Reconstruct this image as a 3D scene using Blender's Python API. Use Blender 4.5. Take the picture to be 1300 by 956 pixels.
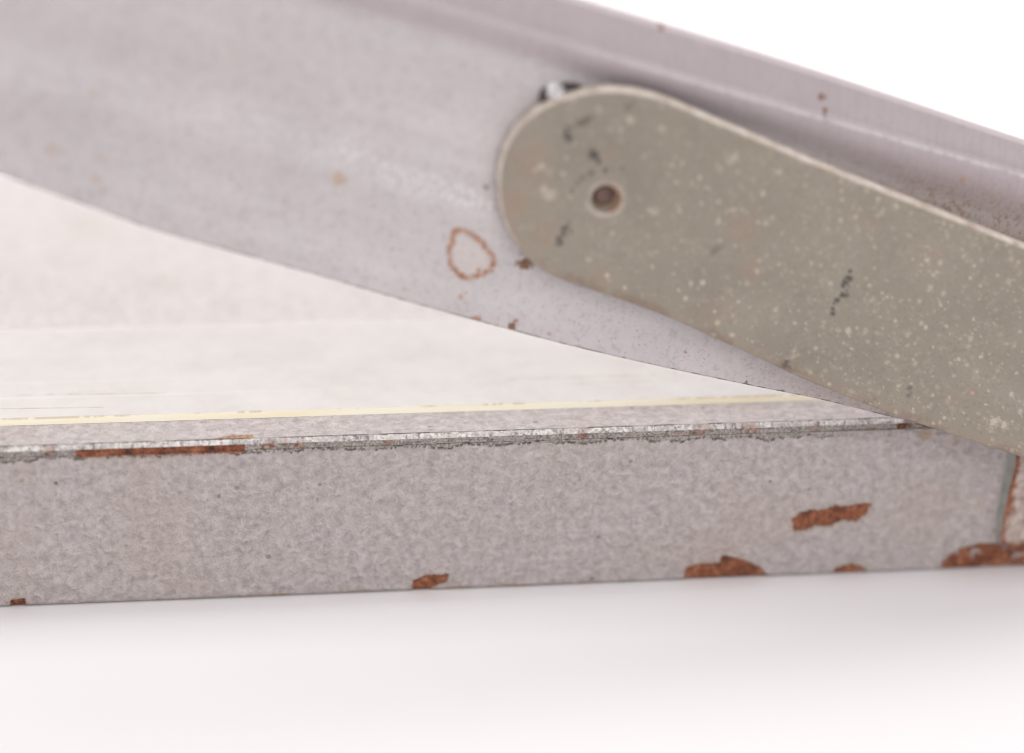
import bpy, math
import numpy as np
from mathutils import Matrix

sc = bpy.context.scene
for o in list(bpy.data.objects):
    bpy.data.objects.remove(o)

# ------------------------------------------------------------------ camera
MM = 0.001
rad = math.radians
PITCH, YAW, ROLL, LENS, DIST, H = 25.0, 7.75, 1.6, 90.0, 425.0, 29.55     # mm, degrees
p_, y_, r_ = rad(PITCH), rad(YAW), rad(ROLL)
F = np.array([math.sin(y_) * math.cos(p_), math.cos(y_) * math.cos(p_), -math.sin(p_)])
R0 = np.array([math.cos(y_), -math.sin(y_), 0.0])
U0 = np.cross(R0, F)
R = math.cos(r_) * R0 + math.sin(r_) * U0
U = math.cos(r_) * U0 - math.sin(r_) * R0
K = 36.0 / LENS / 1300.0
CAM = np.array([0, 0, H]) - DIST * (F - (550 - 478) * K * U)

def on_y(x, y, yy):
    """photo pixel -> (x, z) in mm on the vertical plane y = yy"""
    x = np.asarray(x, float); y = np.asarray(y, float)
    d = F + np.multiply.outer((x - 650) * K, R) - np.multiply.outer((y - 478) * K, U)
    t = (yy - CAM[1]) / d[..., 1]
    P = CAM + t[..., None] * d
    return P[..., 0], P[..., 2]

def on_z(x, y, zz):
    x = np.asarray(x, float); y = np.asarray(y, float)
    d = F + np.multiply.outer((x - 650) * K, R) - np.multiply.outer((y - 478) * K, U)
    t = (zz - CAM[2]) / d[..., 2]
    P = CAM + t[..., None] * d
    return P[..., 0], P[..., 1]

cd = bpy.data.cameras.new('camera')
cam = bpy.data.objects.new('camera', cd)
sc.collection.objects.link(cam)
m = Matrix.Identity(4)
for i in range(3):
    m[i][0], m[i][1], m[i][2], m[i][3] = R[i], U[i], -F[i], CAM[i] * MM
cam.matrix_world = m
cd.sensor_width = 36; cd.lens = LENS
cd.clip_start = 0.01; cd.clip_end = 50
cd.dof.use_dof = True
cd.dof.focus_distance = (DIST + 0.5) * MM
cd.dof.aperture_fstop = 4.3
sc.camera = cam

# ------------------------------------------------------------------ light
w = bpy.data.worlds.new('World'); sc.world = w; w.use_nodes = True
bg = w.node_tree.nodes['Background']
bg.inputs[0].default_value = (1.0, 0.975, 0.98, 1); bg.inputs[1].default_value = 0.72

def area(name, loc, target, sx, sy, power, col=(1, 1, 1)):
    l = bpy.data.lights.new(name, 'AREA'); l.shape = 'RECTANGLE'
    l.size, l.size_y, l.energy, l.color = sx, sy, power, col
    o = bpy.data.objects.new(name, l); sc.collection.objects.link(o)
    o.location = loc
    from mathutils import Vector
    d = Vector(target) - Vector(loc)
    o.rotation_euler = d.to_track_quat('-Z', 'Y').to_euler()
    return o
area('softbox_overhead', (-0.15, -0.08, 1.0), (0, 0.0, 0), 1.6, 1.1, 3.7, (1.0, 0.985, 0.98))
area('softbox_front', (0.25, -1.25, 1.15), (0, 0, 0.03), 1.2, 0.8, 4.4, (1.0, 0.975, 0.965))
area('softbox_backdrop', (0.1, 0.32, 0.9), (0.1, 0.52, 0), 1.4, 0.5, 3.3, (1, 0.99, 0.97)).data.spread = rad(125)

vs = sc.view_settings
vs.view_transform = 'Standard'; vs.look = 'None'; vs.exposure = 0.0; vs.gamma = 1.0
vs.use_curve_mapping = False
sc.cycles.use_denoising = True
sc.cycles.denoising_input_passes = 'RGB_ALBEDO_NORMAL'
sc.cycles.denoising_prefilter = 'ACCURATE'
sc.cycles.filter_width = 1.0

# ------------------------------------------------------------------ numpy helpers
def vnoise(x, y, seed):
    rng = np.random.default_rng(seed)
    T = rng.random((256, 256))
    xi = np.floor(x).astype(int); yi = np.floor(y).astype(int)
    fx = x - xi; fy = y - yi
    fx = fx * fx * (3 - 2 * fx); fy = fy * fy * (3 - 2 * fy)
    a = T[xi & 255, yi & 255]; b = T[(xi + 1) & 255, yi & 255]
    c = T[xi & 255, (yi + 1) & 255]; d = T[(xi + 1) & 255, (yi + 1) & 255]
    return (a * (1 - fx) + b * fx) * (1 - fy) + (c * (1 - fx) + d * fx) * fy

def fbm(x, y, seed, oct=4):
    s = 0; a = 1; n = 0
    for k in range(oct):
        s = s + a * vnoise(x * 2 ** k + 17.3 * k, y * 2 ** k + 5.1 * k, seed + k); n += a; a *= .55
    return s / n

def sstep(a, b, x):
    t = np.clip((x - a) / (b - a), 0, 1)
    return t * t * (3 - 2 * t)

def poly_sd(px, py, poly):
    """signed distance to a closed polygon, negative inside"""
    poly = np.asarray(poly, float)
    d = np.full(px.shape, 1e9); ins = np.zeros(px.shape, bool)
    for (x0, y0), (x1, y1) in zip(poly, np.roll(poly, -1, 0)):
        ex, ey = x1 - x0, y1 - y0
        t = np.clip(((px - x0) * ex + (py - y0) * ey) / (ex * ex + ey * ey + 1e-12), 0, 1)
        d = np.minimum(d, np.hypot(px - x0 - t * ex, py - y0 - t * ey))
        with np.errstate(divide='ignore', invalid='ignore'):
            c = ((y0 > py) != (y1 > py)) & (px < (x1 - x0) * (py - y0) / (y1 - y0 + 1e-12) + x0)
        ins ^= c
    return np.where(ins, -d, d)

def line_sd(px, py, pts):
    d = np.full(px.shape, 1e9)
    for (x0, y0), (x1, y1) in zip(pts[:-1], pts[1:]):
        ex, ey = x1 - x0, y1 - y0
        t = np.clip(((px - x0) * ex + (py - y0) * ey) / (ex * ex + ey * ey + 1e-12), 0, 1)
        d = np.minimum(d, np.hypot(px - x0 - t * ex, py - y0 - t * ey))
    return d

def catmull(P, n):
    P = np.asarray(P, float)
    Q = np.vstack([2 * P[0] - P[1], P, 2 * P[-1] - P[-2]])
    seg = np.hypot(*(np.diff(P, axis=0).T)); s = np.concatenate([[0], np.cumsum(seg)])
    u = np.linspace(0, s[-1], n) if np.isscalar(n) else n * s[-1]
    i = np.clip(np.searchsorted(s, u, side='right') - 1, 0, len(P) - 2)
    t = ((u - s[i]) / seg[i])[:, None]
    a, b, c, d = Q[i], Q[i + 1], Q[i + 2], Q[i + 3]
    return .5 * (2 * b + (c - a) * t + (2 * a - 5 * b + 4 * c - d) * t ** 2 + (3 * b - a - 3 * c + d) * t ** 3)

def mesh_obj(name, V, quads, tris, mat, parent=None, attrs=None, smooth=True, ngons=()):
    me = bpy.data.meshes.new(name)
    V = np.asarray(V, np.float32) * MM
    quads = np.asarray(quads, np.int32).reshape(-1, 4); tris = np.asarray(tris, np.int32).reshape(-1, 3)
    loops = [quads.ravel(), tris.ravel()] + [np.asarray(g, np.int32) for g in ngons]
    tot = [4] * len(quads) + [3] * len(tris) + [len(g) for g in ngons]
    tot = np.asarray(tot, np.int32); start = np.concatenate([[0], np.cumsum(tot)[:-1]]).astype(np.int32)
    L = np.concatenate(loops).astype(np.int32)
    me.vertices.add(len(V)); me.vertices.foreach_set('co', V.ravel())
    me.loops.add(len(L)); me.loops.foreach_set('vertex_index', L)
    me.polygons.add(len(tot)); me.polygons.foreach_set('loop_start', start)
    me.polygons.foreach_set('loop_total', tot)
    me.polygons.foreach_set('use_smooth', np.full(len(tot), smooth))
    for k, a in (attrs or {}).items():
        at = me.attributes.new(k, 'FLOAT', 'POINT')
        at.data.foreach_set('value', np.asarray(a, np.float32).ravel())
    me.update(calc_edges=True); me.validate()
    for mm in (mat if isinstance(mat, (list, tuple)) else [mat]):
        me.materials.append(mm)
    o = bpy.data.objects.new(name, me); sc.collection.objects.link(o)
    if parent is not None: o.parent = parent
    return o

def loop_sweep(name, P, mat, parent=None, attrs=None, smooth=True):
    """P[n_section, m, 3]: closed section loops swept along the first axis, capped at both ends"""
    n, mm_, _ = P.shape
    idx = np.arange(n * mm_).reshape(n, mm_)
    a = idx[:-1]; b = idx[1:]
    q = np.stack([a, np.roll(a, -1, 1), np.roll(b, -1, 1), b], -1).reshape(-1, 4)
    return mesh_obj(name, P.reshape(-1, 3), q, [], mat, parent, attrs, smooth,
                    [idx[0][::-1], idx[-1]])

def edge_split(o, ang):
    md = o.modifiers.new('sharp', 'EDGE_SPLIT'); md.split_angle = rad(ang)

def bevel_box(name, x0, x1, y0, y1, z0, z1, b, mat, parent=None):
    import bmesh
    bm = bmesh.new()
    bmesh.ops.create_cube(bm, size=1)
    for v in bm.verts:
        v.co = (((x0 + x1) / 2 + v.co.x * (x1 - x0)) * MM, ((y0 + y1) / 2 + v.co.y * (y1 - y0)) * MM,
                ((z0 + z1) / 2 + v.co.z * (z1 - z0)) * MM)
    bmesh.ops.bevel(bm, geom=bm.edges[:], offset=b * MM, segments=3, affect='EDGES', profile=.5)
    me = bpy.data.meshes.new(name); bm.to_mesh(me); bm.free()
    me.materials.append(mat)
    o = bpy.data.objects.new(name, me); sc.collection.objects.link(o)
    if parent is not None: o.parent = parent
    return o

# ------------------------------------------------------------------ materials
class NT:
    def __init__(s, name):
        s.m = bpy.data.materials.new(name); s.m.use_nodes = True
        s.t = s.m.node_tree; s.b = s.t.nodes['Principled BSDF']
        s.co = s.n('ShaderNodeTexCoord').outputs['Object']
    def n(s, kind, **kw):
        x = s.t.nodes.new(kind)
        for k, v in kw.items(): setattr(x, k, v)
        return x
    def l(s, a, b): s.t.links.new(a, b)
    def map(s, scale):
        q = s.n('ShaderNodeMapping'); s.l(s.co, q.inputs[0]); q.inputs['Scale'].default_value = scale; return q.outputs[0]
    def noise(s, scale, detail=3, rough=.5, dist=0.0, vec=None):
        q = s.n('ShaderNodeTexNoise'); s.l(vec or s.co, q.inputs['Vector'])
        q.inputs['Scale'].default_value = scale; q.inputs['Detail'].default_value = detail
        q.inputs['Roughness'].default_value = rough; q.inputs['Distortion'].default_value = dist
        return q.outputs['Fac']
    def voro(s, scale, feature='F1', rnd=1.0):
        q = s.n('ShaderNodeTexVoronoi'); q.feature = feature; s.l(s.co, q.inputs['Vector'])
        q.inputs['Scale'].default_value = scale; q.inputs['Randomness'].default_value = rnd
        return q
    def ramp(s, v, stops):
        q = s.n('ShaderNodeValToRGB'); s.l(v, q.inputs[0])
        e = q.color_ramp.elements
        while len(e) < len(stops): e.new(.5)
        for k, (p, c) in zip(e, stops):
            k.position = p; k.color = (c, c, c, 1) if np.isscalar(c) else (*c, 1)
        return q.outputs[0]
    def math(s, op, a, b=None, clamp=False):
        q = s.n('ShaderNodeMath', operation=op); q.use_clamp = clamp
        for i, v in enumerate((a, b)):
            if v is None: continue
            if np.isscalar(v): q.inputs[i].default_value = v
            else: s.l(v, q.inputs[i])
        return q.outputs[0]
    def mix(s, f, a, b, mode='MIX'):
        q = s.n('ShaderNodeMix', data_type='RGBA', blend_type=mode); 
        for i, v in ((0, f), (6, a), (7, b)):
            if np.isscalar(v): q.inputs[i].default_value = v
            elif isinstance(v, tuple): q.inputs[i].default_value = (*v, 1)
            else: s.l(v, q.inputs[i])
        return q.outputs[2]
    def attr(s, name):
        q = s.n('ShaderNodeAttribute'); q.attribute_name = name; return q.outputs['Fac']
    def bump(s, h, dist, strength=1.0, prev=None):
        q = s.n('ShaderNodeBump'); s.l(h, q.inputs['Height']); q.inputs['Distance'].default_value = dist
        q.inputs['Strength'].default_value = strength
        if prev is not None: s.l(prev, q.inputs['Normal'])
        return q.outputs[0]
    def out(s, col, rough, normal=None, spec=.5, metal=None):
        s.l(col, s.b.inputs['Base Color'])
        if np.isscalar(rough): s.b.inputs['Roughness'].default_value = rough
        else: s.l(rough, s.b.inputs['Roughness'])
        if normal is not None: s.l(normal, s.b.inputs['Normal'])
        s.b.inputs['Specular IOR Level'].default_value = spec
        if metal is not None:
            if np.isscalar(metal): s.b.inputs['Metallic'].default_value = metal
            else: s.l(metal, s.b.inputs['Metallic'])
        return s.m

def rust_colour(s):
    a = s.noise(900, 5, .75)
    b = s.noise(260, 4, .65, .6)
    f = s.math('ADD', s.math('MULTIPLY', a, .55), s.math('MULTIPLY', b, .45))
    return s.ramp(f, [(.37, (.06, .026, .018)), (.45, (.16, .056, .03)), (.54, (.30, .105, .05)), (.66, (.48, .27, .17))])

# hammered grey paint with worn places read from the masks on the mesh
def paint_material(name, base, hi, lo):
    s = NT(name)
    big = s.noise(500, 4, .58, .3)
    mid = s.noise(1000, 3, .62, .6)
    fine = s.noise(3000, 2, .6)
    c = s.ramp(big, [(.33, lo), (.5, base), (.67, hi)])
    vein = s.math('ABSOLUTE', s.math('SUBTRACT', s.noise(640, 2, .55, .5), .47))
    patchy = s.ramp(s.noise(60, 3, .6), [(.35, .12), (.65, .42)])
    c = s.mix(s.math('MULTIPLY', s.ramp(vein, [(0, 1), (.035, 0)]), patchy), c, tuple(np.array(lo) * .60))
    c = s.mix(s.ramp(mid, [(.34, .30), (.46, 0), (1, 0)]), c, tuple(np.array(lo) * .66))
    c = s.mix(s.ramp(mid, [(0, 0), (.54, 0), (.66, .30)]), c, tuple(np.minimum(np.array(hi) * 1.22, .9)))
    c = s.mix(s.ramp(fine, [(.30, .45), (.42, 0)]), c, tuple(np.array(lo) * .55))
    stain = s.ramp(s.noise(45, 4, .6), [(.5, 0), (.72, .30)])
    c = s.mix(stain, c, (.44, .33, .26))
    dots = s.math('LESS_THAN', s.voro(120).outputs['Distance'], .055)
    c = s.mix(s.math('MULTIPLY', dots, .5), c, (.10, .075, .06))
    r = rust_colour(s)
    grain = s.ramp(s.noise(2600, 3, .7), [(.30, (.13, .105, .09)), (.5, (.32, .28, .255)), (.7, (.52, .48, .45))])
    c = s.mix(s.attr('steel'), c, grain)
    c = s.mix(s.attr('tan'), c, (.40, .27, .17))
    c = s.mix(s.attr('bare'), c, s.ramp(s.noise(1500, 3, .7), [(.28, (.46, .42, .40)), (.55, (.72, .69, .67))]))
    c = s.mix(s.attr('rust'), c, r)
    c = s.mix(s.attr('grime'), c, (.028, .022, .02))
    h = s.math('ADD', big, s.math('MULTIPLY', mid, .35))
    nrm = s.bump(h, .00075, 1.0)
    nrm = s.bump(s.noise(2400, 3, .7), .00008, .5, nrm)
    rough = s.mix(s.attr('rust'), (.42, .42, .42), (.9, .9, .9))
    return s.out(c, rough, nrm, .45)
M_paint = paint_material('hammered_grey_paint', (.472, .42, .411), (.55, .495, .487), (.398, .352, .343))

s = NT('blade_steel')
v_ = s.noise(900, 4, .62)
c = s.ramp(s.noise(70, 4, .6, .6), [(.3, (.525, .487, .49)), (.5, (.558, .518, .523)), (.72, (.59, .545, .547))])
c = s.mix(s.ramp(v_, [(.33, .30), (.46, 0), (1, 0)]), c, (.28, .235, .235))
c = s.mix(s.ramp(s.noise(2200, 2, .7), [(.30, .55), (.37, 0), (1, 0)]), c, (.10, .08, .08))
c = s.mix(s.ramp(v_, [(0, 0), (.56, 0), (.7, .25)]), c, (.70, .66, .68))
c = s.mix(s.ramp(s.noise(38, 5, .65), [(.54, 0), (.74, .30)]), c, (.55, .46, .43))
q_ = s.n('ShaderNodeMapping'); s.l(s.co, q_.inputs[0]); q_.inputs['Rotation'].default_value = (0, rad(-17), 0)
q2 = s.n('ShaderNodeMapping'); s.l(q_.outputs[0], q2.inputs[0]); q2.inputs['Scale'].default_value = (9, 1, 110)
long_ = s.noise(1.0, 4, .6, 0, q2.outputs[0])
c = s.mix(s.ramp(long_, [(.32, .22), (.5, 0), (1, 0)]), c, (.47, .42, .42))
c = s.mix(s.ramp(long_, [(0, 0), (.52, 0), (.70, .45)]), c, (.74, .70, .69))
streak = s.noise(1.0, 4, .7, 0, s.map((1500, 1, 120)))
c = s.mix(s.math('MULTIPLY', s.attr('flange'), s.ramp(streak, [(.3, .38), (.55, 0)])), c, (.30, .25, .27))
c = s.mix(s.math('MULTIPLY', s.attr('flange'), .60), c, (.42, .35, .375))  # burnished mauve tone, with the fold's shade put into the colour
c = s.mix(s.attr('scuff_highlight'), c, (.74, .71, .71))
c = s.mix(s.attr('tan'), c, (.48, .33, .22))
c = s.mix(s.attr('rust'), c, s.ramp(s.noise(1100, 4, .7), [(.3, (.16, .06, .035)), (.55, (.42, .19, .09)), (.8, (.58, .38, .25))]))
c = s.mix(s.attr('grime'), c, (.05, .038, .035))
nrm = s.bump(s.noise(1400, 3, .65), .00008, .45)
M_blade = s.out(c, s.ramp(s.noise(120, 3, .6), [(.3, .36), (.7, .48)]), nrm, .5)

s = NT('taupe_arm_enamel')
c = s.ramp(s.noise(55, 4, .6, .5), [(.3, (.258, .224, .178)), (.5, (.296, .258, .206)), (.7, (.325, .285, .231))])
c = s.mix(s.ramp(s.noise(1500, 4, .7), [(.34, .38), (.48, 0), (1, 0)]), c, (.19, .155, .12))
c = s.mix(s.ramp(s.noise(700, 3, .65), [(0, 0), (.56, 0), (.72, .35)]), c, (.47, .42, .35))
c = s.mix(s.attr('brown'), c, (.34, .235, .18))
c = s.mix(s.attr('speck'), c, (.66, .58, .47))
c = s.mix(s.attr('rim'), c, s.ramp(s.noise(420, 4, .7), [(.3, (.40, .31, .25)), (.5, (.62, .54, .47)), (.75, (.76, .71, .66))]))
c = s.mix(s.attr('rust'), c, (.36, .19, .11))
c = s.mix(s.attr('grime'), c, (.05, .045, .045))
nrm = s.bump(s.noise(900, 3, .6), .0001, .4)
M_arm = s.out(c, .40, nrm, .5)

s = NT('cleared_bed_paint')
M_bed = paint_material('bed_grey_paint_lit', (.65, .61, .595), (.71, .67, .655), (.58, .54, .53))  # lighter copy of the hammered paint, light from above put into its colour

s = NT('hazed_clear_plastic')
haze = s.ramp(s.noise(60, 4, .6), [(.3, .42), (.7, .58)])
scr = s.noise(1.0, 3, .6, 0, s.map((3, 900, 1)))
haze2 = s.math('ADD', haze, s.ramp(scr, [(.62, 0), (.78, .2)]), True)
s.b.inputs['Base Color'].default_value = (.86, .83, .79, 1)
s.b.inputs['Roughness'].default_value = .22
s.l(s.mix(s.attr('dirt'), (.90, .875, .855), (.42, .30, .13)), s.b.inputs['Base Color'])
tr = s.n('ShaderNodeBsdfTransparent'); tr.inputs[0].default_value = (.97, .965, .95, 1)
mx = s.n('ShaderNodeMixShader')
s.l(s.math('MAXIMUM', haze2, s.attr('dirt')), mx.inputs[0]); s.l(tr.outputs[0], mx.inputs[1]); s.l(s.b.outputs[0], mx.inputs[2])
s.l(mx.outputs[0], s.t.nodes['Material Output'].inputs[0])
M_plastic = s.m

s = NT('yellowed_plastic_edge')
c = s.ramp(s.noise(1.0, 4, .6, 0, s.map((40, 200, 1200))), [(.35, (.90, .81, .60)), (.6, (.94, .89, .75))])
c = s.mix(s.attr('dirt'), c, (.46, .33, .14))
M_edge = s.out(c, .35, None, .5)
tl = s.n('ShaderNodeBsdfTranslucent'); tl.inputs[0].default_value = (1.0, .93, .72, 1)
mx = s.n('ShaderNodeMixShader'); s.l(s.math('SUBTRACT', .20, s.math('MULTIPLY', s.attr('dirt'), .2)), mx.inputs[0])
s.l(s.b.outputs[0], mx.inputs[1]); s.l(tl.outputs[0], mx.inputs[2]); s.l(mx.outputs[0], s.t.nodes['Material Output'].inputs[0])

s = NT('white_sweep')
c = s.ramp(s.noise(9, 3, .5), [(.3, (.835, .81, .82)), (.7, (.86, .835, .845))])
M_white = s.out(c, .55, None, .3)

s = NT('rusty_pin')
M_pin = s.out(s.ramp(s.noise(900, 4, .7), [(.3, (.09, .055, .045)), (.6, (.22, .14, .11)), (.8, (.30, .28, .28))]), .5, s.bump(s.noise(900, 3), .0002, .6), .4)
s = NT('grime_white')
c = s.mix(s.attr('grime'), (.80, .79, .80), (.07, .055, .055))
M_lump = s.out(c, .5, s.bump(s.noise(1200, 3), .0002, .6), .4)
s = NT('grey_green_side')
c = s.ramp(s.noise(300, 4, .6), [(.3, (.26, .26, .24)), (.7, (.38, .375, .35))])
c = s.mix(s.attr('face'), c, s.ramp(s.noise(420, 5, .7, .8), [(.34, (.27, .16, .11)), (.46, (.40, .31, .27)), (.56, (.55, .46, .41)), (.72, (.66, .60, .55))]))
c = s.mix(s.attr('rust'), c, rust_colour(s))
c = s.mix(s.attr('grime'), c, (.05, .04, .035))
M_bracket = s.out(c, .55, s.bump(s.noise(700, 4, .7), .0004, .7), .4)

# ------------------------------------------------------------------ setting: white sweep
yy = np.concatenate([np.linspace(-1500, 520, 12), 520 + 320 * np.sin(np.linspace(.1, 1.5708, 14)), [840, 840]])
zz = np.concatenate([np.zeros(12), 320 * (1 - np.cos(np.linspace(.1, 1.5708, 14))), [700, 1300]])
xs = np.linspace(-1500, 1500, 9)
V = np.array([[x, y, z] for x in xs for y, z in zip(yy, zz)])
n = len(yy); idx = np.arange(len(V)).reshape(len(xs), n)
q = np.stack([idx[:-1, :-1], idx[1:, :-1], idx[1:, 1:], idx[:-1, 1:]], -1)
sweep = mesh_obj('white_backdrop', V, q, [], M_white)
sweep['kind'] = 'structure'
sweep['label'] = 'plain white seamless sweep under and behind the paper cutter'

# ------------------------------------------------------------------ the paper cutter
cutter = bpy.data.objects.new('paper_cutter', None)
sc.collection.objects.link(cutter)
cutter.empty_display_size = .02
cutter['label'] = 'worn grey guillotine paper cutter with rust chips and a taupe blade arm'
cutter['category'] = 'paper cutter'

X0, X1 = -150.0, 135.0
view_x = on_y(np.array([0., 1300.]), np.array([600., 600.]), 0)[0]
xs = np.unique(np.concatenate([np.linspace(X0, view_x[0] - 6, 30), np.arange(view_x[0] - 6, view_x[1] + 8, .19),
                               np.linspace(view_x[1] + 8, X1, 12)]))

def photo_px(P):
    d = P - CAM; z = d @ F
    return 650 + (d @ R) / z / K, 478 - (d @ U) / z / K

# --- base body: closed section, front face dense; its top stops under the cutting strip
LIP = H - 1.75                       # height of the torn paint edge
front_z = np.concatenate([np.arange(1.0, LIP - .05, .19), [LIP]])
ang = np.linspace(math.pi / 2, 0, 5)
prof = [(130, .0), (1.2, 0.0)] + [(1.2 - 1.2 * math.sin(a_), 1.0 - 1.0 * math.cos(a_)) for a_ in np.linspace(.3, 1.4, 4)]
nb = len(prof)
prof += [(0, z) for z in front_z]
ne = len(prof)
prof += [(.10, LIP + .05), (1.65, LIP + .06), (1.7, H - .35), (130, H - .35), (131, H - 1.2), (131, .6)]
prof = np.array(prof)
P = np.zeros((len(xs), len(prof), 3))
P[:, :, 0] = xs[:, None]; P[:, :, 1] = prof[None, :, 0]; P[:, :, 2] = prof[None, :, 1]
Xg, Zg = P[:, :, 0], P[:, :, 2]
isf = np.zeros(len(prof)); isf[2:ne + 2] = 1
rust = np.zeros(Xg.shape); tan = np.zeros(Xg.shape); grime = np.zeros(Xg.shape); bare = np.zeros(Xg.shape)
def front_poly(pts, y0=0.):
    a = np.array(pts, float); x, z = on_y(a[:, 0], a[:, 1], y0); return np.stack([x, z], 1)
chips = [
    [(1009, 673), (1007, 660), (1018, 652), (1030, 649), (1046, 650), (1060, 643), (1075, 645), (1088, 641), (1104, 641), (1100, 652), (1086, 661), (1070, 660), (1052, 667), (1035, 667), (1020, 672)],
    [(872, 745), (872, 722), (890, 717), (915, 717), (918, 707), (940, 711), (962, 720), (977, 735), (977, 745)],
    [(1054, 740), (1063, 722), (1080, 717), (1092, 720), (1100, 729), (1100, 740)],
    [(1195, 730), (1199, 711), (1220, 698), (1245, 692), (1272, 692), (1310, 698), (1310, 740)],
    [(524, 755), (526, 739), (540, 732), (568, 731), (565, 739), (548, 745), (540, 755)],
    [(12, 778), (15, 763), (30, 762), (33, 778)],
    [(96, 568), (312, 560), (311, 575), (96, 582)],
]
wob = (fbm(Xg * 1.5, Zg * 1.5, 11) - .5)
for k, c_ in enumerate(chips):
    amp = .25 if k == 6 else .55
    sd = poly_sd(Xg, Zg, front_poly(c_)) + wob * amp - (0 if k == 6 else .22)
    if k == 3:
        rust_k = 1 - sstep(-.12, .08, sd)
        rust_k *= 1 - .7 * sstep(.58, .66, fbm(Xg * .6, Zg * .8, 35))
    else:
        rust_k = 1 - sstep(-.12, .06, sd)
    rust = np.maximum(rust, rust_k)
    ring = np.exp(-(sd / .11) ** 2) * .6  # dark chip outline: shadow of the paint lip put into the colour
    tan = np.maximum(tan, np.exp(-((sd - .25) / .30) ** 2) * .35)
    grime = np.maximum(grime, ring * (fbm(Xg * 2, Zg * 2, 40 + k) > .5))
# lower rim: small worn bits along the foot
low = (1 - sstep(.3, 1.3, Zg)) * sstep(.60, .70, fbm(Xg * .22, Zg * .1, 51))
tan = np.maximum(tan, low * .8)
# torn paint edge below the strip: black pits and ragged line
pit = fbm(Xg * 2.4, Zg * 2.4, 61)
rag = .10 + 1.5 * np.clip(fbm(Xg * .28, Xg * 0, 62) - .36, 0, 1) + .6 * (fbm(Xg * 2.0, Xg * 0, 63) - .5)
below = LIP - Zg
xpx = photo_px(P)[0]
rag = rag + .45 * sstep(760, 960, xpx)
gate = np.where(rust > .3, 0, 1) * (1 - .75 * sstep(1040, 1090, xpx))
line = np.exp(-((below - rag) / .17) ** 2)
steel = (1 - sstep(rag - .1, rag + .06, below)) * gate * (below > -.5)
grime = np.maximum(grime, line * sstep(.42, .56, pit) * gate * .95)
# few isolated marks on the paint
for (mx_, my_, r_mm, kind, a_) in [(28, 611, .55, 't', .8), (72, 613, .35, 'g', .7), (278, 630, .35, 'g', .5), (313, 688, .35, 'g', .5),
                                   (325, 667, .3, 'g', .4), (978, 611, .28, 'g', .7), (1027, 622, .3, 'g', .7), (752, 735, .5, 'g', .5),
                                   (760, 681, .25, 'g', .5), (1245, 637, 1.0, 't', .4), (900, 640, .5, 't', .4), (1210, 560, 1.2, 't', .3), (1175, 553, 1.5, 't', .6)]:
    cx, cz = on_y(mx_, my_, 0.)
    d = np.hypot((Xg - cx), (Zg - cz)) + wob * .7
    m_ = (1 - sstep(r_mm * .5, r_mm, d)) * a_
    if kind == 't': tan = np.maximum(tan, m_)
    else: grime = np.maximum(grime, m_)
rust *= isf; grime *= isf; tan *= isf; steel *= isf
P[:, :, 1] += isf * (.26 * rust + .2 * steel + .10 * (grime > .5)) - isf * .10 * (fbm(Xg * .35, Zg * .35, 71) - .5)
base = loop_sweep('base_body', P, M_paint, cutter, dict(steel=steel, rust=rust, tan=tan, grime=grime, bare=bare))
base['label'] = 'hammered grey painted base with rust chips along its foot'

# --- cutting strip: steel edge with a worn bright bevel, painted on top
YS = on_z(650, 521, H)[1]            # rear of the painted strip = under the plastic guard's front
sec = [(.32, LIP + .075)] + [(.30, z) for z in np.arange(LIP + .2, H - .60, .15)]
nband = len(sec)
sec += [(.30 + t * .72, H - .60 + t * .60) for t in np.linspace(0.02, 1, 8)]
nbev = len(sec)
sec += [(1.18, H - .03), (1.26, H + .02)] + list(zip(np.arange(1.5, YS + 2, .22), np.full(200, H + .03)))
ntop = len(sec)
sec += [(YS + 2.4, H - .30), (1.6, H - .30), (1.6, LIP + .075)]
sec = np.array(sec)
P = np.zeros((len(xs), len(sec), 3))
P[:, :, 0] = xs[:, None]; P[:, :, 1] = sec[None, :, 0]; P[:, :, 2] = sec[None, :, 1]
Xg = P[:, :, 0]; S = np.broadcast_to(np.concatenate([[0], np.cumsum(np.hypot(*np.diff(sec, axis=0).T))]), Xg.shape)
xpx, ypx = photo_px(P)
j = np.broadcast_to(np.arange(len(sec)), Xg.shape)
band = j < nband; bev = (j >= nband) & (j < nbev); top = (j >= nbev) & (j < ntop)
n1 = fbm(Xg * 1.6, S * 2.2, 81); n2 = fbm(Xg * 3, S * 3, 85); n3 = fbm(Xg * .25, S * .1, 88)
bare = np.where(bev, np.clip(1.0 - .9 * sstep(.50, .62, n2) - .5 * sstep(.5, .62, fbm(Xg * .5, Xg * 0, 98)), 0, 1), 0)
steel = np.where(band, .95, 0.) 
grime = np.where(band, sstep(.60, .70, n1) * .5, 0.)
grime = np.where(bev, sstep(.58, .70, fbm(Xg * 2.4, S * .9, 99)) * .55, grime)
tan = np.zeros(Xg.shape)
rust = np.where(band, sstep(.60, .70, n3) * .7 * sstep(.35, .55, n1), 0.)
rust = np.where(band, np.maximum(rust, (xpx > 96) & (xpx < 311)), rust)
rust = np.where(band, np.maximum(rust, sstep(1085, 1130, xpx) * sstep(.42, .52, fbm(Xg * .6, S * .5, 90))), rust)
rust = np.where(bev, sstep(.62, .70, n3) * .4, rust)
inr = (xpx > 96) & (xpx < 311) & band
grime = np.where(inr, .0, grime); bare = np.where(inr, 0, bare); tan = np.where(inr, 0, tan)
# dark seam behind the bevel, fading in and out
seam = np.exp(-((sec[None, :, 0] - 1.22) / .13) ** 2) * (j >= nbev - 1)
grime = np.maximum(grime, seam * (.35 + .6 * sstep(.4, .62, fbm(Xg * .35, Xg * 0, 95))) * (1 - .0 * xpx))
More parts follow.
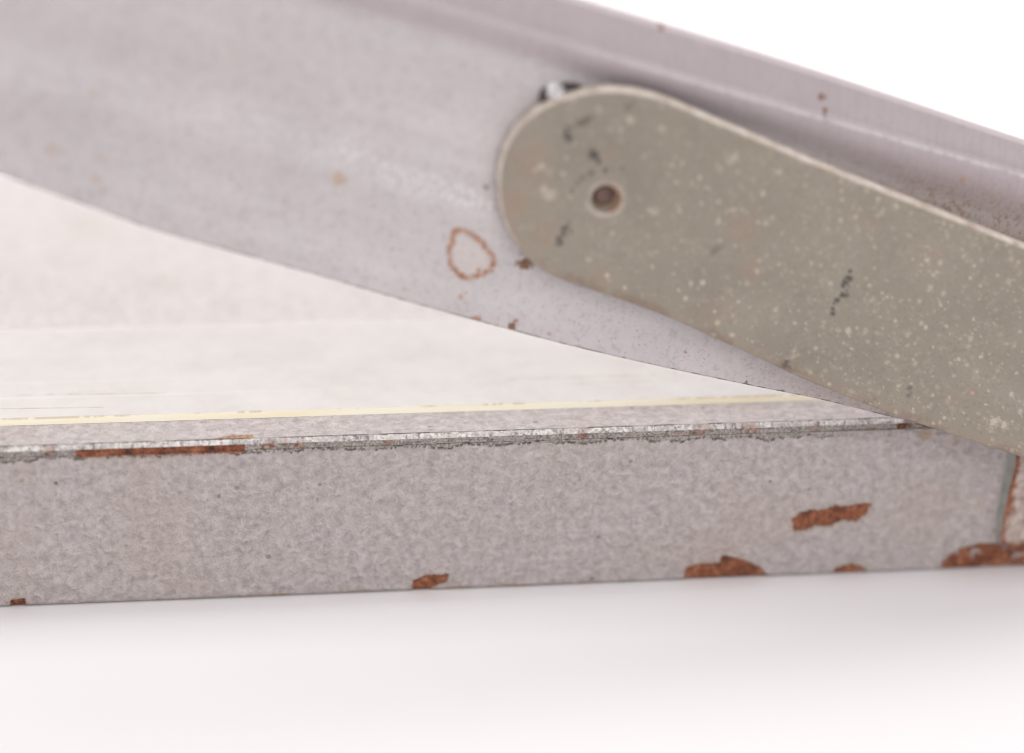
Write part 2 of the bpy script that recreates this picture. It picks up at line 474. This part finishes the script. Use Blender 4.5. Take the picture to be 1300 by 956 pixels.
# chipped patch and stray marks on the painted top
pt = np.array([(271, 557), (296, 552), (322, 552), (322, 558), (300, 561), (275, 561)], float)
px_, py_ = on_z(pt[:, 0], pt[:, 1], H)
sd = poly_sd(Xg, P[:, :, 1], np.stack([px_, py_], 1)) + (n1 - .5) * .5
tan = np.where(top, np.maximum(tan, 1 - sstep(-.1, .15, sd)), tan)
rust = np.where(top, np.maximum(rust, .6 * (1 - sstep(-.3, .0, sd)) * sstep(.4, .6, n2)), rust)
for (mx_, my_, rr, ar, a_) in [(4, 558, .5, 2, .8), (892, 518, .45, 1.2, .8), (923, 517, .35, 3.0, .6), (865, 522, .25, 1, .5), (640, 532, .25, 2, .3)]:
    cx, cy = on_z(mx_, my_, H)
    d = np.hypot((Xg - cx) / ar, (P[:, :, 1] - cy)) + (n2 - .5) * .4
    tan = np.where(top, np.maximum(tan, (1 - sstep(rr * .5, rr, d)) * a_ * .6), tan)
    grime = np.where(top, np.maximum(grime, (1 - sstep(rr * .2, rr * .8, d)) * a_ * .6), grime)
P[:, :, 1] += np.where(band, .22 * (n2 - .5), 0)
P[:, :, 2] += np.where(bev, -.10 * sstep(.55, .68, n2), 0) + np.where(top, .05 * (fbm(Xg * .5, S * .5, 97) - .5), 0)
strip = loop_sweep('cutting_strip', P, M_paint, cutter, dict(steel=steel, rust=rust, tan=tan, grime=grime, bare=bare))
strip['label'] = 'worn steel cutting edge with bright bevel and brown rust'

# --- bed behind the strip
bedx = np.linspace(X0 + .5, X1 - .5, 60); bedy = np.linspace(YS + 2.6, 129.0, 40)
sec = [(y, H + .02) for y in bedy] + [(129.4, H - .3), (YS + 2.6, H - .3)]
sec = np.array(sec)
P = np.zeros((len(bedx), len(sec), 3)); P[:, :, 0] = bedx[:, None]; P[:, :, 1] = sec[None, :, 0]; P[:, :, 2] = sec[None, :, 1]
bed = loop_sweep('bed_plate', P, M_bed, cutter, dict(steel=np.zeros(P.shape[:2]), rust=np.zeros(P.shape[:2]), tan=np.zeros(P.shape[:2]), grime=np.zeros(P.shape[:2]), bare=np.zeros(P.shape[:2])))
edge_split(bed, 30)

# --- clear plastic guard strip lying on the bed
TP = 0.80
ZB = H + .06
yf = YS; yb = float(on_z(300, 410, ZB + TP)[1])
gx = np.unique(np.concatenate([np.linspace(X0 + 4, view_x[0] - 6, 20), np.arange(view_x[0] - 6, view_x[1], .35), np.linspace(view_x[1], X1 - 4, 8)]))
gz = np.linspace(ZB, ZB + TP, 9)
sec = [(yf + .95 * i_ / 8 - .03 * math.sin(i_ / 8 * math.pi), z) for i_, z in enumerate(gz)] + [(yf + 1.1 + t_, ZB + TP) for t_ in np.concatenate([np.arange(0, 9, .25), np.linspace(9.5, yb - yf - 1.5, 40)])]
nft = len(sec)
sec += [(yb - .5, ZB + TP - .05), (yb, ZB + TP - .5), (yb, ZB)]
sec = np.array(sec)
P = np.zeros((len(gx), len(sec), 3)); P[:, :, 0] = gx[:, None]; P[:, :, 1] = sec[None, :, 0]; P[:, :, 2] = sec[None, :, 1]
Xg = P[:, :, 0]; Yg = P[:, :, 1]; j = np.broadcast_to(np.arange(len(sec)), Xg.shape)
dirt = np.where((j >= 7) & (j <= 9), sstep(.5, .62, fbm(Xg * .12, Xg * 0, 101)) * sstep(.35, .5, fbm(Xg * 1.2, Xg * 0 + 3, 104)) * .6, 0.)
# fine scores parallel to the cut on top of the guard
for (xa, ya, xb, yb_, a_) in [(0, 502, 210, 499, .35), (0, 519, 130, 517, .45), (100, 498, 330, 492, .22), (640, 482, 860, 475, .30), (720, 487, 860, 482, .2), (930, 507, 1015, 503, .5), (240, 525, 330, 523, .4)]:
    x_, y2 = on_z(np.array([xa, xb], float), np.array([ya, yb_], float), ZB + TP)
    d = line_sd(Xg, Yg, list(zip(x_, y2)))
    dirt = np.where((j > 8) & (j < nft), np.maximum(dirt, (1 - sstep(.10, .28, d)) * a_ * (.3 + sstep(.3, .6, fbm(Xg * .8, Yg, 110)))), dirt)
guard = loop_sweep('clear_guard_strip', P, [M_plastic, M_edge], cutter, dict(dirt=dirt))
guard['label'] = 'hazed clear plastic strip with yellowed front edge'
me = guard.data
ms = len(sec)
mi = np.zeros(len(me.polygons), np.int32)
nq = (len(gx) - 1) * ms
col = np.arange(nq) % ms
mi[:nq] = (col < 8)
me.polygons.foreach_set('material_index', mi); me.update()
edge_split(guard, 30)

# --- blade: curved cutting edge, pressed groove and top flange; front surface at YB
YB = -1.55
def curve(pts, x):
    a = np.array(pts, float); xx, zz_ = on_y(a[:, 0], a[:, 1], YB)
    lo = zz_[0] + (x - xx[0]) * (zz_[1] - zz_[0]) / (xx[1] - xx[0])
    hi = zz_[-1] + (x - xx[-1]) * (zz_[-1] - zz_[-2]) / (xx[-1] - xx[-2])
    # smooth interpolation through the points
    sl = np.gradient(zz_, xx)
    i = np.clip(np.searchsorted(xx, x) - 1, 0, len(xx) - 2)
    h = xx[i + 1] - xx[i]; t = (x - xx[i]) / h
    v = (2 * t ** 3 - 3 * t ** 2 + 1) * zz_[i] + (t ** 3 - 2 * t ** 2 + t) * h * sl[i] + (-2 * t ** 3 + 3 * t ** 2) * zz_[i + 1] + (t ** 3 - t ** 2) * h * sl[i + 1]
    return np.where(x < xx[0], lo, np.where(x > xx[-1], hi, v))
bx = np.unique(np.concatenate([np.linspace(-165, view_x[0] - 4, 24), np.arange(view_x[0] - 4, view_x[1] + 2, .24)]))
bx = bx[bx < on_y(1312, 570, YB)[0]]
z0 = curve([(0, 222), (100, 257), (190, 290), (300, 321), (390, 346), (500, 378), (600, 406), (720, 438), (850, 468), (950, 489), (1040, 507), (1130, 529), (1300, 570)], bx)
zr = curve([(330, 22), (640, 104), (800, 152), (1300, 345)], bx)      # start of the bend
zc = curve([(520, 0), (850, 95), (1300, 224)], bx)        # crease
zt = curve([(720, 0), (1010, 88), (1300, 184)], bx)       # top edge
zt = np.maximum(zt, zc + 2.5)
zr = np.minimum(zr, zc - 4)
v1 = np.concatenate([[0, .003, .008], np.linspace(.014, 1, 250)]); v2 = np.linspace(0, 1, 46)[1:]; v3 = np.linspace(0, 1, 46)[1:]
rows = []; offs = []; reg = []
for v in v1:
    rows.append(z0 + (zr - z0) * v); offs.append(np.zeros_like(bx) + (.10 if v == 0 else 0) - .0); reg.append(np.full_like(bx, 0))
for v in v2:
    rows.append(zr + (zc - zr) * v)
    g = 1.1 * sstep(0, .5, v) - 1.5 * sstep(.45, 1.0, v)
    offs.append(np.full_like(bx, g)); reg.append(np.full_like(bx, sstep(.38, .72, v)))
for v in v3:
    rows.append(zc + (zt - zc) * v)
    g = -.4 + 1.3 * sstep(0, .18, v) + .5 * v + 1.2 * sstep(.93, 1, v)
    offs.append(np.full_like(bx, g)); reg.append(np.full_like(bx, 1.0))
nfr = len(rows)
Z = np.array(rows).T; OFF = np.array(offs).T; REG = np.array(reg).T
TB = 1.2
bk = np.linspace(nfr - 1, 0, 24).astype(int)
Zb = Z[:, bk].copy(); Ob = OFF[:, bk] + TB
P = np.zeros((len(bx), nfr + len(bk), 3))
P[:, :, 0] = bx[:, None]
P[:, :nfr, 1] = YB + OFF; P[:, nfr:, 1] = YB + Ob
P[:, :nfr, 2] = Z; P[:, nfr:, 2] = Zb
Xg, Zg = P[:, :, 0], P[:, :, 2]
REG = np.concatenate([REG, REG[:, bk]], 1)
xpx, ypx = photo_px(P)
isf = (np.arange(P.shape[1]) < nfr)[None, :] * np.ones(Xg.shape)
rust = np.zeros(Xg.shape); tan = rust.copy(); grime = rust.copy(); scuff_highlight = rust.copy()
wob = fbm(Xg * 1.3, Zg * 1.3, 211) - .5; wf = fbm(Xg * 3.0, Zg * 3.0, 217) - .5
ring = catmull(front_poly([(578, 292), (592, 294), (606, 303), (618, 316), (627, 330), (622, 343), (607, 350), (592, 352), (580, 346), (572, 333), (570, 318), (575, 307), (574, 298), (578, 292)], YB), 60)
d = line_sd(Xg, Zg, [tuple(a) for a in ring]) + wf * .75
rust = np.maximum(rust, (1 - sstep(.18, .70, d)) * (.55 + .4 * sstep(.4, .6, fbm(Xg * 1.8, Zg * 1.8, 219))))
ins = poly_sd(Xg, Zg, ring)
scuff_highlight = np.maximum(scuff_highlight, (1 - sstep(-1.2, -.4, ins)) * .3)
tan = np.maximum(tan, (1 - sstep(-.8, .1, ins)) * .16)
for (mx_, my_, r_mm, kind, a_) in [(608, 347, .8, 'r', 1), (577, 295, .7, 'r', .8), (667, 335, 1.3, 'R', 1), (430, 228, 1.3, 't', .75), (432, 222, .8, 't', .7), (118, 120, .6, 't', .7),
                                   (155, 118, .4, 't', .5), (240, 168, .35, 'g', .5), (130, 202, .45, 't', .8), (150, 205, .4, 't', .6), (122, 227, .9, 't', .5), (130, 240, .4, 't', .7), (65, 190, 1.0, 't', .4),
                                   (1045, 126, .75, 'R', .8), (1049, 143, .55, 'R', .7), (871, 446, .45, 'r', 1), (842, 39, .5, 'R', .7),
                                   (650, 413, .9, 'R', .9), (655, 408, .6, 'r', .7), (605, 407, .9, 'r', .8), (697, 423, .5, 'r', .7), (585, 377, .6, 'r', .5), (590, 383, .4, 'r', .5), (592, 372, .35, 'r', .6),
                                   (617, 238, .4, 'R', .7), (511, 316, .3, 'r', .5), (100, 257, .5, 'g', .6), (531, 389, .6, 'g', .6), (735, 440, .5, 'g', .4), (1223, 228, .7, 't', .8),
                                   (22, 228, .5, 't', .5), (948, 485, .35, 'g', .7), (993, 496, .3, 'g', .7)]:
    cx, cz = on_y(mx_, my_, YB)
    d = np.hypot(Xg - cx, Zg - cz) + wf * r_mm * 1.6 + wob * r_mm * 1.6
    m_ = (1 - sstep(r_mm * .55, r_mm, d)) * a_
    if kind == 't': tan = np.maximum(tan, m_)
    elif kind == 'g': grime = np.maximum(grime, m_)
    else:
        rust = np.maximum(rust, m_)
        if kind == 'R': grime = np.maximum(grime, m_ * .55)
# pale scuffing in front of the arm's end
sc_l = front_poly([(440, 190), (500, 222), (560, 240), (622, 262)], YB)
d = line_sd(Xg, Zg, [tuple(a) for a in sc_l])
scuff_highlight = np.maximum(scuff_highlight, np.exp(-(d / 2.2) ** 2) * sstep(.50, .66, fbm(Xg * 2.6, Zg * 1.7, 231)) * .9)
sc_l = front_poly([(255, 140), (330, 160), (420, 200)], YB)
d = line_sd(Xg, Zg, [tuple(a) for a in sc_l])
scuff_highlight = np.maximum(scuff_highlight, np.exp(-(d / 2.5) ** 2) * sstep(.52, .70, fbm(Xg * 2.2, Zg * 1.6, 237)) * .5)
# grime in the corner between arm and blade, and specks in the groove towards the hinge
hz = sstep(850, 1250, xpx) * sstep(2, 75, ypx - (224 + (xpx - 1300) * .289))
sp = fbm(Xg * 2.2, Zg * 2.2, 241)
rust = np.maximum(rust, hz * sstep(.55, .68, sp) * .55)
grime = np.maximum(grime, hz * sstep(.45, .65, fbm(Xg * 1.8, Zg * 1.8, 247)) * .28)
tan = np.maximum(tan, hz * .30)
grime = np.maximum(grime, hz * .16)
# bitten cutting edge
dz = Zg - z0[:, None]
grime = np.maximum(grime, (1 - sstep(.12, .35, dz)) * (.25 + .6 * sstep(.45, .62, fbm(Xg * .8, Xg * 0, 251))) * isf)
crease = np.exp(-((Zg - zc[:, None]) / .30) ** 2)
scuff_highlight = np.maximum(scuff_highlight, crease * .42 * isf * (.15 + .85 * sstep(640, 900, xpx)) * sstep(.25, .55, fbm(Xg * .8, Zg * .8, 255)))  # crease highlight painted in as a pale line
P[:, :, 1] += isf * (-.05 * (rust > .4) + .05 * wob)
for a_ in (rust, tan, grime, scuff_highlight): a_ *= isf
# (the right end of the flange turns slightly down as it nears the hinge)
blade = loop_sweep('blade', P, M_blade, cutter, dict(rust=rust, tan=tan, grime=grime, scuff_highlight=scuff_highlight, flange=REG * isf))
blade['label'] = 'wide grey steel blade with curved edge, creased top flange and a rust ring'

# --- arm: flat taupe plate with rounded end, pin hole and worn pale rim
YA1 = YB - .35; TA = 2.6; YA = YA1 - TA
tp = [(632, 236), (634, 210), (641, 186), (655, 163), (676, 143), (703, 128), (738, 117), (778, 113), (818, 118), (858, 131), (905, 151), (960, 174), (1030, 204), (1110, 236), (1200, 272), (1300, 312), (1420, 360)]
bt = [(632, 236), (634, 262), (641, 286), (653, 308), (668, 327), (688, 343), (717, 357), (752, 369), (790, 382), (850, 404), (905, 429), (965, 456), (1023, 483), (1085, 508), (1140, 529), (1220, 556), (1300, 582), (1420, 622)]
tp = np.array(tp, float); bt = np.array(bt, float)
XTIP = float(on_y(700, 236, YA)[0])
def arm_dy(x):                       # the arm stands off the blade towards its hinge
    return -.045 * np.maximum(0, x - XTIP)
def on_arm(x, y, off=0.):
    yy_ = YA + off
    for _ in range(3):
        a_, b_ = on_y(x, y, yy_); yy_ = YA + off + arm_dy(a_)
    return a_, b_
def arm_poly(pts):
    a = np.array(pts, float); return np.stack(on_arm(a[:, 0], a[:, 1]), 1)
T2 = np.stack(on_arm(tp[:, 0], tp[:, 1], .2), 1); B2 = np.stack(on_arm(bt[:, 0], bt[:, 1], .2), 1)
u = np.linspace(0, 1, 620); u = np.where(u < .2, u * u / .4 + u * .0, u - .1) ; u = u / u[-1]
TT = catmull(T2, u); BB = catmull(B2, u)
# inset of the front outline = rounded rim
def inset(C, side):
    g = np.gradient(C, axis=0); nrm = np.stack([-g[:, 1], g[:, 0]], 1) * side
    nrm /= np.linalg.norm(nrm, axis=1)[:, None] + 1e-9
    return nrm
nT = inset(TT, -1); nB = inset(BB, 1)
if (BB[-1] - TT[-1]) @ nT[-1] < 0: nT = -nT
if (TT[-1] - BB[-1]) @ nB[-1] < 0: nB = -nB
nT[0] = nB[0] = (1, 0)
bev_ = [(.48, 0.0), (.22, .06), (.10, .25), (0, .55), (0, TA - .2), (.2, TA)]
mid = np.linspace(0, 1, 170)
cols = []
for ins_, dy in bev_[::-1]:            # back -> front along the top rim
    c2 = TT + nT * ins_; cols.append(np.column_stack([c2[:, 0], np.full(len(u), YA + dy), c2[:, 1]]))
iT = TT + nT * .48; iB = BB + nB * .48
for t_ in mid[1:-1]:
    c2 = iT + (iB - iT) * t_; cols.append(np.column_stack([c2[:, 0], np.full(len(u), YA), c2[:, 1]]))
for ins_, dy in bev_:
    c2 = BB + nB * ins_; cols.append(np.column_stack([c2[:, 0], np.full(len(u), YA + dy), c2[:, 1]]))
for t_ in np.linspace(0, 1, 10)[1:-1]:
    c2 = (BB + nB * .2) + ((TT + nT * .2) - (BB + nB * .2)) * t_; cols.append(np.column_stack([c2[:, 0], np.full(len(u), YA + TA), c2[:, 1]]))
P = np.stack(cols, 1)
P[:, :, 1] += arm_dy(P[:, :, 0])
nm = len(mid) - 2
j = np.broadcast_to(np.arange(P.shape[1]), P.shape[:2])
frontm = (j >= 5) & (j < 6 + nm + 1)
Xg, Zg = P[:, :, 0], P[:, :, 2]
xpx, ypx = photo_px(P)
wob = fbm(Xg * 1.2, Zg * 1.2, 311) - .5; wf = fbm(Xg * 3.0, Zg * 3.0, 317) - .5
rimT = ((j >= 1) & (j <= 5)).astype(float); rimB = ((j >= 6 + nm) & (j <= 10 + nm)).astype(float)
rim = rimT * np.where(j == 5, .55, 1.0) * (.75 + .25 * sstep(.3, .5, fbm(Xg * .7, Zg * .7, 320)))
rim = np.maximum(rim, rimB * .65 * (1 - sstep(640, 668, xpx)))
rust = np.zeros(Xg.shape); grime = rust.copy(); brown = rust.copy(); speck = rust.copy()
# paint drips / specks: more of them towards the hinge
rng = np.random.default_rng(5)
for k in range(2200):
    sx = 650 + 680 * rng.random() ** .62; sy = 120 + 480 * rng.random()
    rr = .13 + .40 * rng.random() ** 3.5
    if sx < 800 and rng.random() < .3: continue
    cx, cz = on_arm(sx, sy)
    i0 = (np.abs(Xg - cx) < 1.2) & (np.abs(Zg - cz) < 1.2) & frontm
    if not i0.any(): continue
    d = np.hypot((Xg[i0] - cx), (Zg[i0] - cz) * (.7 + .6 * rng.random())) + wf[i0] * .3
    speck[i0] = np.maximum(speck[i0], (1 - sstep(rr * .6, rr * 1.1, d)) * (.16 + .45 * rng.random() ** 1.5))
for (mx_, my_, rr, a_) in [(1262, 535, 1.3, .9), (1275, 540, 1.0, .8), (688, 212, .9, .6), (697, 247, 1.3, .6), (692, 240, .9, .7), (715, 220, .5, .8), (829, 268, 1.0, .7), (930, 200, 1.3, .6), (925, 205, .7, .5), (800, 152, .8, .6), (788, 165, .7, .5), (865, 128, 1.0, .3)]:
    cx, cz = on_arm(mx_, my_); d = np.hypot(Xg - cx, Zg - cz) + wf * rr * 1.6 + wob * rr
    speck = np.maximum(speck, (1 - sstep(rr * .2, rr, d)) * a_ * .75 * frontm)
for (mx_, my_, rr, a_) in [(672, 205, 4.5, .45), (652, 262, 4.0, .65), (690, 300, 4.0, .4), (760, 350, 3.0, .35), (945, 290, 3.4, .55), (955, 340, 2.5, .5), (905, 400, 4, .3), (770, 200, 2.5, .3), (1237, 498, 1.0, .8), (1215, 508, 1.5, .4), (1155, 490, 1.0, .4), (1100, 285, 2, .3), (1180, 320, 2.5, .25)]:
    cx, cz = on_arm(mx_, my_); d = np.hypot(Xg - cx, Zg - cz) + wob * rr * 1.4
    brown = np.maximum(brown, (1 - sstep(rr * .2, rr, d)) * a_ * frontm)
# rust creeping in from the lower rim
lowrim = np.zeros(Xg.shape)
dB = np.hypot(Xg - BB[:, None, 0], Zg - BB[:, None, 1])
lowrim = (1 - sstep(.4, 2.2, dB + wob * 2.0)) * sstep(.50, .66, fbm(Xg * .3, Zg * .3, 331)) * (j > 5)
rust = np.maximum(rust, lowrim * .20)
grime = np.maximum(grime, lowrim * .25)
brown = np.maximum(brown, (1 - sstep(.3, 2.6, dB)) * .35 * frontm)
for pts, wd, a_ in [([(1080, 345), (1072, 360), (1070, 372), (1062, 385), (1056, 398)], .45, .9), ([(1076, 362), (1072, 378)], .5, .7),
                    ([(722, 160), (722, 172), (720, 180)], .5, .9), ([(738, 155), (746, 152), (752, 148)], .4, .7), ([(751, 188), (754, 196), (758, 202)], .5, .9),
                    ([(722, 280), (716, 292), (710, 302), (705, 314)], .35, .85), ([(712, 300), (718, 296)], .4, .7),
                    ([(730, 242), (736, 230), (750, 221), (768, 217), (793, 213)], .35, .6), ([(1157, 488), (1158, 500)], .4, .5), ([(905, 320), (915, 314), (908, 318)], .4, .4), ([(795, 138), (803, 130)], .4, .5), ([(995, 462), (1003, 466)], .5, .7)]:
    a2 = catmull(arm_poly(pts), 4 + 3 * len(pts)) if len(pts) > 2 else catmull(np.vstack([arm_poly(pts)[0], arm_poly(pts).mean(0), arm_poly(pts)[1]]), 7)
    d = np.full(Xg.shape, 9.)
    for q_ in a2:
        if rng.random() < .25: continue
        j_ = q_ + rng.normal(0, .28, 2)
        d = np.minimum(d, np.hypot(Xg - j_[0], Zg - j_[1]) / (.4 + 1.2 * rng.random() ** 1.5))
    d = d + wf * .5
    m_ = (1 - sstep(wd * .35, wd * 1.25, d)) * a_ * frontm
    grime = np.maximum(grime, m_)
grime = np.maximum(grime, (j == 6) * .0)
# pin hole: countersunk pit pressed into the plate
hx, hz_ = on_arm(769, 253)
d = np.hypot(Xg - hx, Zg - hz_)
P[:, :, 1] += frontm * (1.9 * (1 - sstep(1.75, 2.35, d)) - .15 * np.exp(-((d - 2.75) / .4) ** 2))
rim = np.maximum(rim, np.exp(-((d - 2.75) / .50) ** 2) * .42 * frontm * sstep(.3, .55, fbm(Xg, Zg, 350)))
brown = np.maximum(brown, (1 - sstep(1.7, 2.1, d)) * .8 * frontm)
rust = np.maximum(rust, np.exp(-((d - 2.3) / .4) ** 2) * sstep(0, 1.5, (Xg - hx)) * .7 * frontm)
arm = loop_sweep('blade_arm', P, M_arm, cutter, dict(rim=rim, rust=rust, grime=grime, brown=brown, speck=speck))
arm['label'] = 'taupe painted flat arm with rounded end, pin hole and pale worn rim'

# pin at the bottom of the hole
import bmesh
def disc_part(name, cx, y_front, y_back, cz, r, mat, parent):
    bm = bmesh.new(); rings = [(0, y_front), (r * .55, y_front + .05), (r * .85, y_front + .18), (r, y_front + .45), (r, y_back)]
    vs_ = []
    for rr, y in rings:
        if rr == 0: vs_.append([bm.verts.new((cx * MM, y * MM, cz * MM))]); continue
        vs_.append([bm.verts.new(((cx + rr * math.cos(a)) * MM, y * MM, (cz + rr * math.sin(a)) * MM)) for a in np.linspace(0, 2 * math.pi, 32, endpoint=False)])
    for a, b in zip(vs_[:-1], vs_[1:]):
        for i_ in range(32):
            k_ = (i_ + 1) % 32
            if len(a) == 1: bm.faces.new((a[0], b[i_], b[k_]))
            else: bm.faces.new((a[i_], b[i_], b[k_], a[k_]))
    bm.faces.new(vs_[-1])
    bmesh.ops.recalc_face_normals(bm, faces=bm.faces)
    for f in bm.faces: f.smooth = True
    me = bpy.data.meshes.new(name); bm.to_mesh(me); bm.free(); me.materials.append(mat)
    o = bpy.data.objects.new(name, me); sc.collection.objects.link(o); o.parent = parent
    return o
pin = disc_part('rivet', hx, YA + 1.45 + arm_dy(hx), YA + 2.3 + arm_dy(hx), hz_, 1.7, M_pin, arm)
pin['label'] = 'small dark brown rivet sunk in the hole of the arm'

# lump of white filler with black grime caught above the arm's end
def lump(name, cx, cz, rx, rz, ry, y0, seed, mat, parent, dark):
    bm = bmesh.new(); bmesh.ops.create_icosphere(bm, subdivisions=4, radius=1)
    V = np.array([v.co for v in bm.verts]); 
    nn = fbm(V[:, 0] * 1.7 + 5 + V[:, 1], V[:, 2] * 1.7 + 9, seed)
    s_ = .55 + .95 * nn
    W = np.stack([cx + V[:, 0] * rx * s_, y0 + V[:, 1] * ry * s_, cz + V[:, 2] * rz * s_], 1)
    bm.verts.index_update(); tr_ = [[v.index for v in f.verts] for f in bm.faces]; bm.free()
    g = dark(V, nn)
    return mesh_obj(name, W, [], tr_, mat, parent, dict(grime=g))
lx, lz = on_y(703, 115, YB - .9)
l1 = lump('filler_lump', lx, lz, 1.5, 1.15, 1.3, YB - .9, 7, M_lump, blade, lambda V, n_: np.maximum(1 - sstep(-.85, -.55, V[:, 0]), sstep(.52, .6, fbm(V[:, 0] * 3, V[:, 2] * 3, 12)) * .8))
l1['label'] = 'white and black lump of old filler stuck above the arm'
lx, lz = on_y(724, 109, YB - .6)
lump('grime_lump', lx, lz, 1.5, .45, .8, YB - .5, 8, M_lump, blade, lambda V, n_: np.ones(len(V)))
lx, lz = on_y(690, 122, YB - .6)
lump('grime_lump', lx, lz, .55, 1.2, .8, YB - .5, 9, M_lump, blade, lambda V, n_: np.ones(len(V)))

# --- hinge bracket on the front of the base at the right
bp = np.array([(1291, 560), (1290, 590), (1281, 625), (1274, 660), (1270, 683), (1273, 691), (1281, 695), (1330, 694), (1400, 691), (1440, 690), (1440, 560)], float)
FR = np.stack(on_y(bp[:, 0], bp[:, 1], -1.7), 1)
bb = bp.copy(); bb[:7, 0] -= np.array([15, 15, 13, 11, 7, 5, 2]); 
BKp = np.stack(on_y(bb[:, 0], bb[:, 1], .3), 1)
nfp = 60
def dense(A, n_):
    A = np.vstack([A, A[:1]]); s_ = np.concatenate([[0], np.cumsum(np.hypot(*np.diff(FR_closed, axis=0).T))]); u_ = np.linspace(0, s_[-1], n_, endpoint=False)
    return np.stack([np.interp(u_, s_, A[:, 0]), np.interp(u_, s_, A[:, 1])], 1)
FR_closed = np.vstack([FR, FR[:1]])
A = dense(FR, 240); B_ = dense(BKp, 240)
cen = A.mean(0)
rings = []; face = []; rst = []
for t_ in np.linspace(0, 1, 9):
    c2 = B_ + (A - B_) * t_; rings.append(np.column_stack([c2[:, 0], np.full(240, .3 - 2.0 * t_), c2[:, 1]])); face.append(np.zeros(240) if t_ < .95 else np.full(240, .5)); rst.append(np.full(240, .9 if t_ > .9 else 0.))
for t_ in np.concatenate([[.012], np.linspace(.03, .98, 50)]):
    c2 = A + (cen - A) * t_; rings.append(np.column_stack([c2[:, 0], np.full(240, -1.74), c2[:, 1]])); face.append(np.ones(240))
    dd = np.linalg.norm(c2 - A, axis=1)
    rst.append(1 - sstep(.4, 1.6, dd + 2.2 * (fbm(c2[:, 0] * .8, c2[:, 1] * .8, 401) - .5)))
P = np.stack(rings, 0)
bracket = loop_sweep('hinge_bracket', P, M_bracket, cutter, dict(face=np.array(face), rust=np.array(rst), grime=np.zeros(P.shape[:2])))
bracket['label'] = 'rust edged bracket plate under the arm'
edge_split(bracket, 40)

# pivot pin between bracket and arm, beyond the right of the picture
qx, qz = on_y(1385, 600, -2.)
ya_ = YA + TA + float(arm_dy(qx))
pv = disc_part('pivot_pin', qx, ya_ + .02, -1.5, qz, 4.0, M_pin, cutter)
